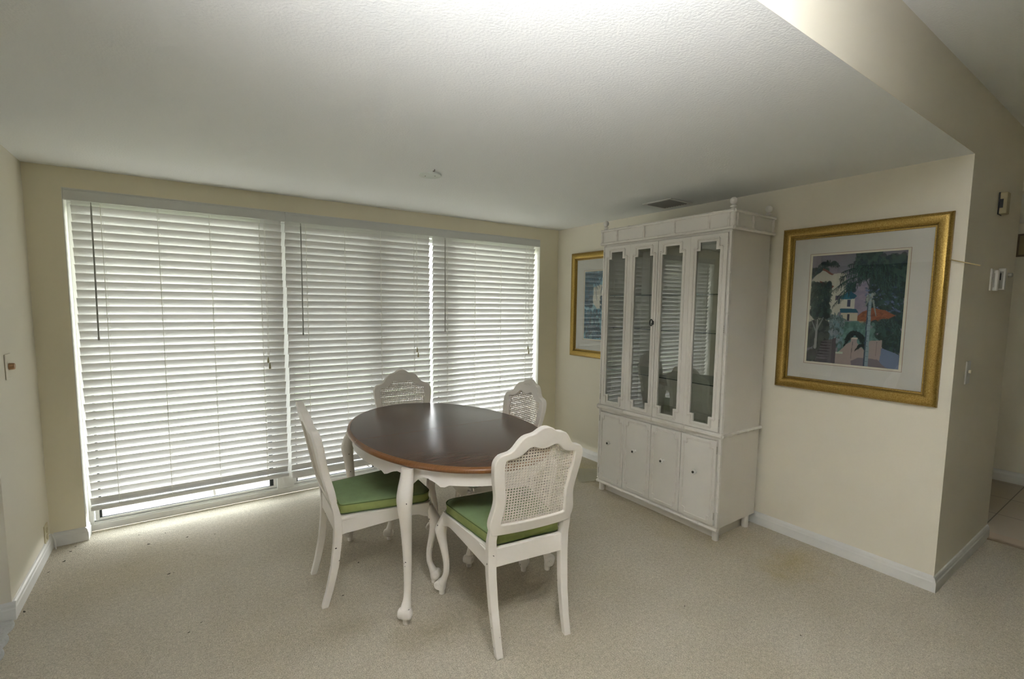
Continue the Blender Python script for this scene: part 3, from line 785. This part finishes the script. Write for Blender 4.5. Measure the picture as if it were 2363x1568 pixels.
# ------------------------------------------------------------------ framed prints
def inpoly(P, U, V):
    r = np.zeros(U.shape, bool); n = len(P)
    for i in range(n):
        x0, y0 = P[i]; x1, y1 = P[(i+1) % n]
        c = ((y0 > V) != (y1 > V)); xx = (x1-x0)*(V-y0)/((y1-y0) if y1 != y0 else 1e-9)+x0
        r ^= c & (U < xx)
    return r
def srgb(c): c = np.array(c)/255.; return np.where(c <= .04045, c/12.92, ((c+.055)/1.055)**2.4)
class Painter:
    def __init__(s, w, h, seed, base):
        s.U, s.V = np.meshgrid(np.linspace(0, 1, w), np.linspace(0, 1, h)); s.rg = np.random.default_rng(seed)
        s.C = np.ones((h, w, 3))*srgb(base); s.jx = s.field(.012); s.jy = s.field(.012)
    def field(s, a, n=26):
        f = np.zeros(s.U.shape)
        for _ in range(n):
            kx, ky = s.rg.uniform(-60, 60, 2); f += np.sin(kx*s.U+ky*s.V+s.rg.uniform(0, 6.3))
        return f/np.sqrt(n)*a
    def poly(s, P, c, a=1, j=.5):
        m_ = inpoly(P, s.U+s.jx*j, s.V+s.jy*j); s.C[m_] = s.C[m_]*(1-a)+srgb(c)*a
    def dabs(s, x0, x1, y0, y1, cols, n, r=(.01, .03), asp=1.0, ang=None, a=.8):
        for _ in range(n):
            cx, cy = s.rg.uniform(x0, x1), s.rg.uniform(y0, y1); rr = s.rg.uniform(*r); th = s.rg.uniform(0, PI) if ang is None else ang+s.rg.normal(0, .3)
            du, dv = s.U-cx, s.V-cy; p = du*np.cos(th)+dv*np.sin(th); q = -du*np.sin(th)+dv*np.cos(th)
            m_ = (p/rr)**2+(q/(rr*asp))**2 < 1; c = cols[s.rg.integers(len(cols))]; s.C[m_] = s.C[m_]*(1-a)+srgb(c)*a
    def stroke(s, x0, y0, x1, y1, w, c, a=.85):
        h, wd = s.U.shape
        i0, i1 = max(0, int((min(x0, x1)-w)*(wd-1))), min(wd, int((max(x0, x1)+w)*(wd-1))+2); j0, j1 = max(0, int((min(y0, y1)-w)*(h-1))), min(h, int((max(y0, y1)+w)*(h-1))+2)
        if i0 >= i1 or j0 >= j1: return
        U, V = s.U[j0:j1, i0:i1], s.V[j0:j1, i0:i1]; dx, dy = x1-x0, y1-y0; L = dx*dx+dy*dy+1e-9
        t = np.clip(((U-x0)*dx+(V-y0)*dy)/L, 0, 1); d = np.hypot(U-x0-dx*t, V-y0-dy*t)
        m_ = d < w*(1-.6*t); C = s.C[j0:j1, i0:i1]; C[m_] = C[m_]*(1-a)+srgb(c)*a
    def palm(s, cx, cy, n, L, cols, a0, a1, leaf=.07, droop=.35, w=.005):
        for k in range(n):
            th = a0+(a1-a0)*(k+.5)/n+s.rg.normal(0, .06); LL = L*s.rg.uniform(.75, 1.05); px, py = cx, cy
            for t in np.linspace(.04, 1, 24):
                x = cx+math.cos(th)*LL*t; y = cy-math.sin(th)*LL*t*.8+droop*LL*t*t
                c = cols[s.rg.integers(len(cols))]; s.stroke(px, py, x, y, w, c)
                l = leaf*(.35+math.sin(PI*min(1, t)))*s.rg.uniform(.6, 1)*.7; sl = .5*math.cos(th)
                s.stroke(x, y, x+l*(.35*sl+s.rg.normal(0, .12)), y+l, w*.85, c); px, py = x, y
def paint_right():
    p = Painter(200, 270, 3, (128, 124, 136)); D = [(34, 50, 52), (44, 66, 62), (54, 82, 76), (36, 56, 66)]
    p.dabs(0, 1, 0, .3, [(122, 120, 134), (134, 128, 138), (128, 130, 140)], 70, (.03, .09), a=.6)
    p.palm(.20, .09, 9, .18, D, .3, PI+.2, .05, .5, .004); p.dabs(.0, .18, .12, .20, D, 40, (.012, .03))
    p.poly([(0, .22), (.13, .13), (.25, .17), (.42, .17), (.42, .36), (.3, .62), (0, .62)], (188, 186, 172))
    p.poly([(.13, .118), (.26, .175), (.24, .185), (.12, .135)], (124, 76, 66), j=.2)
    p.poly([(.40, .17), (.60, .20), (.64, .30), (.64, .56), (.5, .56), (.40, .40)], (140, 132, 152), j=.3)
    p.dabs(.46, .62, .22, .52, [(150, 142, 158), (130, 124, 146)], 60, (.015, .04), .5, 0, .5)
    p.poly([(.10, .235), (.27, .285), (.24, .31), (.13, .30)], (124, 72, 56), j=.3)
    p.dabs(.02, .22, .26, .56, D, 200, (.012, .035)); p.palm(.12, .34, 16, .15, D+[(70, 96, 90)], 0, 2*PI, .04, .3, .0035); p.dabs(.04, .24, .50, .58, D, 60, (.01, .03))
    for x in (.335, .352, .370): p.poly([(x, .195), (x+.009, .195), (x+.009, .285), (x, .285)], (60, 64, 62), j=.05)
    p.dabs(.41, .50, .27, .33, [(46, 80, 84), (58, 94, 98), (38, 60, 70)], 40, (.010, .022))
    p.poly([(.29, .37), (.38, .37), (.38, .40), (.29, .415)], (96, 90, 106), j=.2)
    p.poly([(.36, .40), (.51, .395), (.51, .49), (.36, .49)], (196, 194, 182), j=.1); p.poly([(.43, .41), (.465, .41), (.465, .475), (.43, .475)], (66, 72, 98), j=.05); p.poly([(.33, .405), (.35, .405), (.35, .45), (.33, .45)], (66, 78, 88), j=.05)
    p.poly([(.34, .385), (.39, .36), (.45, .332), (.53, .375), (.50, .405), (.37, .408)], (42, 108, 132), j=.15); p.poly([(.42, .35), (.45, .332), (.53, .375), (.50, .40), (.46, .40)], (30, 86, 110), j=.15)
    p.poly([(.37, .53), (.55, .53), (.55, .60), (.37, .60)], (190, 180, 160), j=.1); p.poly([(.44, .54), (.465, .54), (.465, .60), (.44, .60)], (60, 56, 70), j=.05); p.poly([(.35, .495), (.53, .49), (.56, .525), (.36, .53)], (34, 92, 116), j=.15)
    p.dabs(.66, 1.0, .18, .60, D, 260, (.015, .04)); p.dabs(.62, .98, .28, .52, [(104, 118, 152), (92, 108, 140), (70, 90, 116)], 70, (.008, .026), .4, 0, .8); p.dabs(.68, 1, .30, .56, D, 110, (.012, .028), .5)
    p.dabs(.72, 1, .04, .28, D+[(62, 88, 78)], 200, (.015, .035)); p.dabs(.50, .74, .0, .12, D+[(62, 88, 78)], 120, (.012, .03))
    p.poly([(.55, .56), (.60, .52), (.70, .48), (.82, .505), (.93, .545), (.82, .60), (.70, .62), (.55, .62)], (142, 86, 60), j=.25); p.dabs(.58, .84, .52, .60, [(156, 98, 68), (120, 72, 54)], 60, (.01, .03), .3, -.3, .6); p.poly([(.56, .60), (.62, .60), (.62, .64), (.56, .64)], (160, 140, 112), j=.1)
    p.dabs(.70, 1, .60, .92, D+[(52, 82, 76)], 240, (.015, .035)); p.palm(.86, .62, 18, .15, D+[(64, 92, 86)], -.3, PI+.3, .06, .5, .004); p.palm(.93, .74, 14, .12, D, 0, PI, .05, .5, .004)
    p.poly([(.36, .66), (.42, .605), (.56, .60), (.68, .67), (.79, .76), (.79, .84), (.36, .90)], (92, 130, 126), j=.4); p.dabs(.38, .74, .62, .80, [(78, 116, 110), (104, 142, 136), (66, 98, 94)], 160, (.010, .026), a=.5)
    p.dabs(.22, .40, .56, .84, [(110, 142, 150), (88, 112, 118), (134, 144, 152), (72, 94, 96)], 150, (.010, .028), a=.7); p.palm(.32, .58, 12, .12, [(60, 84, 88), (120, 140, 146)], 0, 2*PI, .03, .3, .003)
    p.dabs(0, .24, .62, 1.0, [(56, 68, 68), (68, 78, 74), (82, 92, 88), (60, 62, 66)], 220, (.015, .04))
    p.stroke(.095, .86, .105, .60, .016, (158, 160, 158)); p.stroke(.10, .70, .17, .58, .010, (150, 156, 154)); p.stroke(.09, .70, .03, .60, .009, (130, 140, 138))
    p.poly([(.18, .80), (.34, .76), (.34, 1), (.10, 1)], (94, 90, 96), j=.2)
    for k in range(7): v = .81+k*.027; p.stroke(.17-.008*k, v, .285-.006*k, v, .005, (44, 44, 50))
    p.poly([(.34, .90), (.37, .89), (.46, .81), (.50, .79), (.50, .755), (.56, .755), (.57, .80), (.64, .85), (.70, .77), (.82, .76), (.83, .90), (.9, 1), (.34, 1)], (162, 148, 144), j=.1)
    p.stroke(.52, .79, .51, .95, .005, (110, 104, 110)); p.stroke(.77, .78, .77, .90, .004, (120, 110, 112))
    p.poly([(.49, .75), (.57, .75), (.57, .765), (.49, .765)], (204, 192, 174), j=.05); p.poly([(.34, .89), (.42, .885), (.42, .905), (.34, .905)], (176, 186, 170), j=.05)
    p.poly([(.82, .83), (.94, .86), (1, .88), (1, 1), (.80, 1)], (112, 128, 158), j=.2); p.poly([(.52, .96), (.60, .93), (.78, .93), (.90, 1), (.52, 1)], (122, 114, 124), j=.3)
    p.palm(.54, .72, 20, .14, [(26, 38, 42), (38, 56, 58)], -.5, PI+.5, .04, .7, .004); p.palm(.62, .82, 9, .08, [(26, 38, 42)], -.6, PI, .03, .8, .004)
    for a, b, L, lf in ((PI*.62, PI*1.12, .42, .10), (PI*.45, PI*.75, .30, .09), (-.1, PI*.45, .36, .09), (-.5, .2, .22, .07)): p.palm(.66, .20, 9, L, D+[(58, 90, 80)], a, b, lf, .42, .0055)
    p.stroke(.665, .42, .665, .16, .013, (50, 74, 72)); p.stroke(.665, .32, .60, .22, .007, (40, 60, 60)); p.stroke(.665, .32, .74, .24, .007, (40, 60, 60))
    p.poly([(.648, .36), (.685, .36), (.697, 1), (.645, 1)], (134, 156, 166), j=.08); p.poly([(.645, .40), (.656, .40), (.662, 1), (.643, 1)], (60, 78, 98), j=.05)
    p.dabs(.635, .71, .36, .42, [(156, 166, 160), (120, 130, 126)], 16, (.006, .016)); p.stroke(.70, .42, .74, .55, .011, (138, 148, 142)); p.stroke(.65, .42, .62, .47, .010, (130, 140, 136))
    for k in range(12): v = .46+k*.045; p.stroke(.652, v, .69, v, .003, (92, 108, 120))
    return p.C
def paint_left():
    p = Painter(150, 200, 9, (112, 160, 182)); B = [(46, 78, 98), (34, 60, 76), (62, 102, 124), (52, 90, 114)]
    p.dabs(0, 1, 0, 1, [(124, 172, 192), (96, 146, 170), (140, 182, 196)], 140, (.03, .09), a=.6)
    p.poly([(.24, .24), (.40, .20), (1, .16), (1, .55), (.34, .56), (.22, .46)], (206, 206, 194), j=.4); p.poly([(.52, .64), (1, .62), (1, .92), (.50, .9)], (200, 196, 178), j=.4)
    p.dabs(.0, .20, .16, .50, B, 170, (.02, .05)); p.dabs(.0, .45, .0, .12, B+[(90, 134, 156)], 50, (.02, .05), a=.6)
    p.dabs(.0, .6, .56, .68, B+[(70, 130, 152)], 90, (.015, .04)); p.dabs(0, .40, .70, .98, B+[(100, 140, 146)], 160, (.02, .045)); p.dabs(.42, .60, .34, .56, B, 50, (.012, .03), a=.8)
    p.palm(.14, .06, 14, .30, B, -.6, PI, .07, .5, .007); p.palm(.58, .00, 12, .34, B, PI*.9, PI*2, .07, .3, .006); p.palm(.28, .86, 20, .24, B+[(30, 48, 58)], -.2, PI+.2, .07, .5, .006); p.palm(.55, .40, 12, .16, B, 0, 2*PI, .05, .3, .005)
    p.stroke(.28, .10, .32, .42, .012, (60, 96, 118))
    return p.C
def picture(name, label, y0, y1, z0, z1, arr, fwid=.072):
    """hung on the wall x = 0; y0 is the edge nearer the window"""
    t = thing(name, label, 'picture', (-.001, (y0+y1)/2, z0))
    oy, oz = (y0+y1)/2, z0
    def loc(x, y, z): return (x+.001, y-oy, z-oz)
    # moulded frame, mitred
    prof = [(0, -.001), (0, -.008)]+[(.031-.031*math.cos(a), -.010-.026*math.sin(a)**.8) for a in [PI*k/14 for k in range(15)]]+[(.064, -.010), (.065, -.0135), (.069, -.0135), (.070, -.009), (fwid, -.009), (fwid, -.001)]
    m = MB(); rg = []
    for sy, sz in ((0, 0), (1, 0), (1, 1), (0, 1)):
        rg.append([m.bm.verts.new(loc(x, (y0-d) if sy == 0 else (y1+d), (z0+d) if sz == 0 else (z1-d))) for d, x in prof])
    for k in range(4):
        A, B = rg[k], rg[(k+1) % 4]
        for j in range(len(prof)): m.face([A[j], B[j], B[(j+1) % len(prof)], A[(j+1) % len(prof)]])
    m.build('frame', M['gold'], t, smooth=True, angle=32)
    a0, a1, b0, b1 = y0-fwid+.004, y1+fwid-.004, z0+fwid-.004, z1-fwid+.004
    m = MB(); p, q = loc(-.002, a0, b0), loc(-.005, a1, b1); m.box(p[0], q[0], q[1], p[1], p[2], q[2]); mt = m.build('mat_board', M['mat'], t)
    e0, e1, f0, f1 = ART[name]
    def ring(ey0, ey1, fz0, fz1, w, x, nm, mm):
        m = MB()
        for (ya, yb, za, zb) in ((ey0, ey0-w, fz0, fz1), (ey1+w, ey1, fz0, fz1), (ey0-w, ey1+w, fz0, fz0+w), (ey0-w, ey1+w, fz1-w, fz1)):
            p = loc(x, ya, za); q = loc(x-.0006, yb, zb); m.box(p[0], q[0], p[1], q[1], p[2], q[2])
        m.build(nm, mm, mt)
    ring(e0+.015, e1-.015, f0-.014, f1+.013, .0022, -.0051, 'ruled_line', M['matline'])
    ring(e0+.010, e1-.010, f0-.009, f1+.009, .010, -.0051, 'mat_bevel', M['matbevel'])
    h, w = arr.shape[:2]; bm = bmesh.new(); cl = bm.loops.layers.float_color.new('art')
    V = [[bm.verts.new(loc(-.0062, e0+(e1-e0)*i/(w-1), f1+(f0-f1)*j/(h-1))) for i in range(w)] for j in range(h)]
    for j in range(h-1):
        for i in range(w-1):
            f = bm.faces.new([V[j][i], V[j+1][i], V[j+1][i+1], V[j][i+1]])
            for lp, (jj, ii) in zip(f.loops, ((j, i), (j+1, i), (j+1, i+1), (j, i+1))): lp[cl] = (*arr[jj, ii], 1)
    me = bpy.data.meshes.new('print'); bm.to_mesh(me); bm.free(); link('art_print', me, t, [M['art']])
    m = MB(); p, q = loc(-.009, a0, b0), loc(-.0105, a1, b1); m.box(p[0], q[0], q[1], p[1], p[2], q[2]); m.build('glass_pane', M['picglass'], t)
ART = {'framed_picture': (-2.464, -2.939, 1.165, 1.814)}
picture('framed_picture', 'large gold-framed print of palms and white houses, right of the cabinet', -2.284, -3.117, .985, 1.992, paint_right())
ART['framed_picture'] = (-.423, -.93, 1.174, 1.817)
picture('framed_picture', 'gold-framed blue print half hidden behind the left side of the cabinet', -.238, -1.10, .994, 2.003, paint_left())

# ------------------------------------------------------------------ small wall and ceiling fittings
o = MB(); o.tube([(-.020, -3.10, 1.754), (-.018, -3.232, 1.712)], [.0028, .0026], 6)
tag(o.build('wooden_skewer', M['rod']), 'thin straw-coloured stick poking out behind the large gold frame', 'stick')

t = thing('ceiling_vent', 'dusty square air vent in the ceiling above the cabinet', 'vent', (-.225, -1.525, H-.001))
vx, vy = .130, .128
m = MB(); w = .026
for b in ((-vx, vx, -vy, -vy+w), (-vx, vx, vy-w, vy), (-vx, -vx+w, -vy+w, vy-w), (vx-w, vx, -vy+w, vy-w)): m.box(*b, -.006, 0)
m.build('frame', M['ventm'], t, bevel=.002)
m = MB(); m.box(-vx+w, vx-w, -vy+w, vy-w, -.001, -.0002); m.build('duct', M['dark'], t)
for k in range(9):
    y = -vy+w+.010+k*(2*vy-2*w-.02)/8
    m = MB(); m.rings([[(x, y-.008, -.002), (x, y-.0068, -.001), (x, y+.008, -.009), (x, y+.0068, -.010)] for x in ((-vx+w, vx-w))]); m.build('louver', M['grey_pl'], t)

t = thing('ceiling_cover_plate', 'round white blank cover plate on the ceiling', 'cover plate', (-1.968, -1.168, H))
m = MB(); m.lathe((0, 0, 0), [(.066, -.0003), (.066, -.007), (.063, -.009), (.001, -.0095)], 40); m.build('plate', mat('aged_white_plate', (.62, .66, .61), .5), t, smooth=True, angle=60)
for dx, dy in ((-.024, .018), (.022, -.018)):
    m = MB(); m.lathe((dx, dy, -.0090), [(.004, 0), (.0035, -.002)], 10); m.build('screw', M['screw'], t)
m = MB(); m.tube([(-1.994, -1.284, H), (-1.994, -1.284, H-.010)], .003, 8); m.tube([(-1.994, -1.284, H-.010), (-2.004, -1.284, H-.012)], .003, 8)
tag(m.build('ceiling_hook', M['screw']), 'tiny dark screw hook in the ceiling beside the round cover', 'hook')

# left wall: dimmer and outlet
t = thing('dimmer_switch', 'dimmer with round brown knob on the left wall', 'switch', (XL, -.560, 1.163))
m = MB(); m.box(0, .006, -.045, .045, -.062, .062); m.build('plate', M['wall'], t, bevel=.003)
m = MB(); m.lathe((.006, 0, 0), [(.0165, 0), (.0165, .004), (.0155, .018), (.013, .021), (.001, .021)], 20, 'x'); m.build('knob', M['brass'], t, smooth=True)
t = thing('wall_outlet', 'ivory outlet plate low on the left wall by the corner', 'outlet', (XL, -.105, .128))
m = MB(); m.box(.0, .006, -.040, .040, -.055, .055); m.build('plate', M['ivory'], t, bevel=.002)
for z in (-.02, .02):
    m = MB(); m.lathe((.0055, 0, z), [(.016, 0), (.016, .003)], 14, 'x'); m.build('socket', M['beige'], t)
m = MB(); m.tube([(.0, .02, -.02), (.020, .03, -.02), (.030, .035, -.06), (.032, .04, -.122)], .0035, 7)
for v in m.bm.verts: v.co += Vector((XL, -.105, .128))
tag(m.build('white_cable', M['white_pl'], smooth=True), 'white cable running from the ivory outlet down to the carpet', 'cable')

# dark hall-side wall: switch, chime, intercom
t = thing('light_switch', 'white toggle switch plate beside the outer wall corner', 'switch', (.245, YN, 1.160))
m = MB(); m.box(-.038, .038, -.006, 0, -.062, .062); m.build('plate', M['white_pl'], t, bevel=.002)
m = MB(); m.box(-.006, .006, -.018, -.006, -.003, .014); m.build('toggle', M['ivory'], t, bevel=.002)
t = thing('door_chime', 'beige chime box with black grille high on the shaded wall', 'door chime', (.575, YN, 2.09))
m = MB(); m.box(-.035, .030, -.036, -.005, -.058, .058); m.build('housing', M['beige'], t, bevel=.003)
m = MB(); m.box(-.040, .034, -.005, 0, -.060, .060); m.build('back_plate', M['black'], t, bevel=.001)
m = MB(); m.box(-.0362, -.0348, -.020, -.006, -.026, .022); m.build('grille', M['black'], t)
t = thing('wall_intercom', 'white wall handset and keypad on the shaded wall below the chime', 'intercom', (.52, YN, 1.672))
m = MB(); m.box(0, .035, -.007, 0, -.066, .058); m.build('back_plate', M['white_pl'], t, bevel=.002)
m = MB(); m.box(.050, .085, -.024, -.003, -.066, .052); h_ = m.build('handset', M['white_pl'], t, bevel=.006, seg=3)
m = MB(); m.box(.0492, .0500, -.011, -.007, -.046, .034); m.build('slot', M['grey_pl'], h_)
m = MB(); m.box(.185, .215, -.030, 0, -.056, .068); kp = m.build('keypad', M['white_pl'], t, bevel=.002)
m = MB(); m.box(.1842, .1850, -.022, -.003, -.050, .050); m.build('button_panel', M['grey_pl'], kp)
m = MB(); m.box(.1834, .1842, -.013, -.008, .0, .040); m.build('button', M['black'], kp)
m = MB(); m.lathe((.43, 0, .040), [(.014, 0), (.014, -.016), (.011, -.020)], 14, 'y'); m.build('dial', M['grey_pl'], t, smooth=True)

m = MB(); m.box(2.60, 2.6498, -3.20, -2.93, 1.96, 2.13)
t = m.build('wall_panel', [mat('dim_tan_panel', (.26, .21, .11), .6)], bevel=.003); tag(t, 'tan square box with brown rim on the far hall wall', 'panel')
rim = MB()
for b in ((2.594, 2.612, -3.21, -2.92, 1.95, 1.966), (2.594, 2.612, -3.21, -2.92, 2.124, 2.14), (2.594, 2.612, -2.936, -2.92, 1.966, 2.124), (2.594, 2.612, -3.21, -3.194, 1.966, 2.124)): rim.box(*b)
rim.build('rim', M['frameb'], t)

# ------------------------------------------------------------------ things on the floor
m = MB(); P = [(-.330, -.700), (-.165, -.82), (-.20, -1.0), (-.385, -1.030), (-.505, -.985), (-.51, -.95)]
n_ = 6; m.prism(P, lambda u, v, d: (u, v, d+.004*math.sin(u*31)+.004*math.sin(v*23)+.006), 0, .0012)
tag(m.build('plastic_sheet', M['plastic']), 'clear plastic sheet lying on the carpet beside the cabinet', 'plastic sheet')

m = MB(); P = []
ys = np.linspace(-.83, -2.2, 110)
for y in ys: P.append((-3.905+.016*abs(math.sin((y+.83)*28))+.01*math.sin(y*9), float(y)))
P += [(-5.0, -2.2), (-5.0, -.83)]
m.prism(P, lambda u, v, d: (u, v, d), .0005, .016)
tag(m.build('rug', M['rug'], bevel=.004), 'white rug with scalloped edge lying beyond the left wall end', 'rug')

debris = [(-3.824, -.262, .012), (-3.814, -.136, .009), (-3.80, -.075, .007), (-3.872, -.363, .008), (-3.44, -.279, .011), (-3.332, -.745, .011), (-3.890, -.76, .012), (-3.249, -1.366, .007), (-3.2, -1.317, .006), (-3.310, -.745, .005), (-3.246, -.303, .010), (-2.441, -1.201, .009), (-3.499, -.101, .006), (-1.214, -2.505, .006), (-.955, -2.938, .006), (-2.60, -1.47, .008), (-1.60, -1.98, .010), (-3.36, -.16, .007), (-3.10, -.35, .006)]
m = MB(); rr = random.Random(5)
ring = [(math.cos(a)*(1+rr.uniform(-.3, .3)), math.sin(a)*.45*(1+rr.uniform(-.3, .3))) for a in [2*PI*k/9 for k in range(9)]]
m.prism(ring, lambda u, v, d: (u, v, d+.25*u*u), .0, .22)
base = m.build('leaf_fleck', M['lint'])
for i, (x, y, s_) in enumerate(debris):
    o = base if i == 0 else base.copy()
    if i: COL.objects.link(o)
    o.location = (x, y, .001); o.scale = (s_*.72, s_*.72, s_*.5); o.rotation_euler = (0, 0, rr.uniform(0, PI))
    tag(o, 'tiny dark fleck of dried debris on the beige carpet', 'debris', 'dark flecks of debris on the carpet')
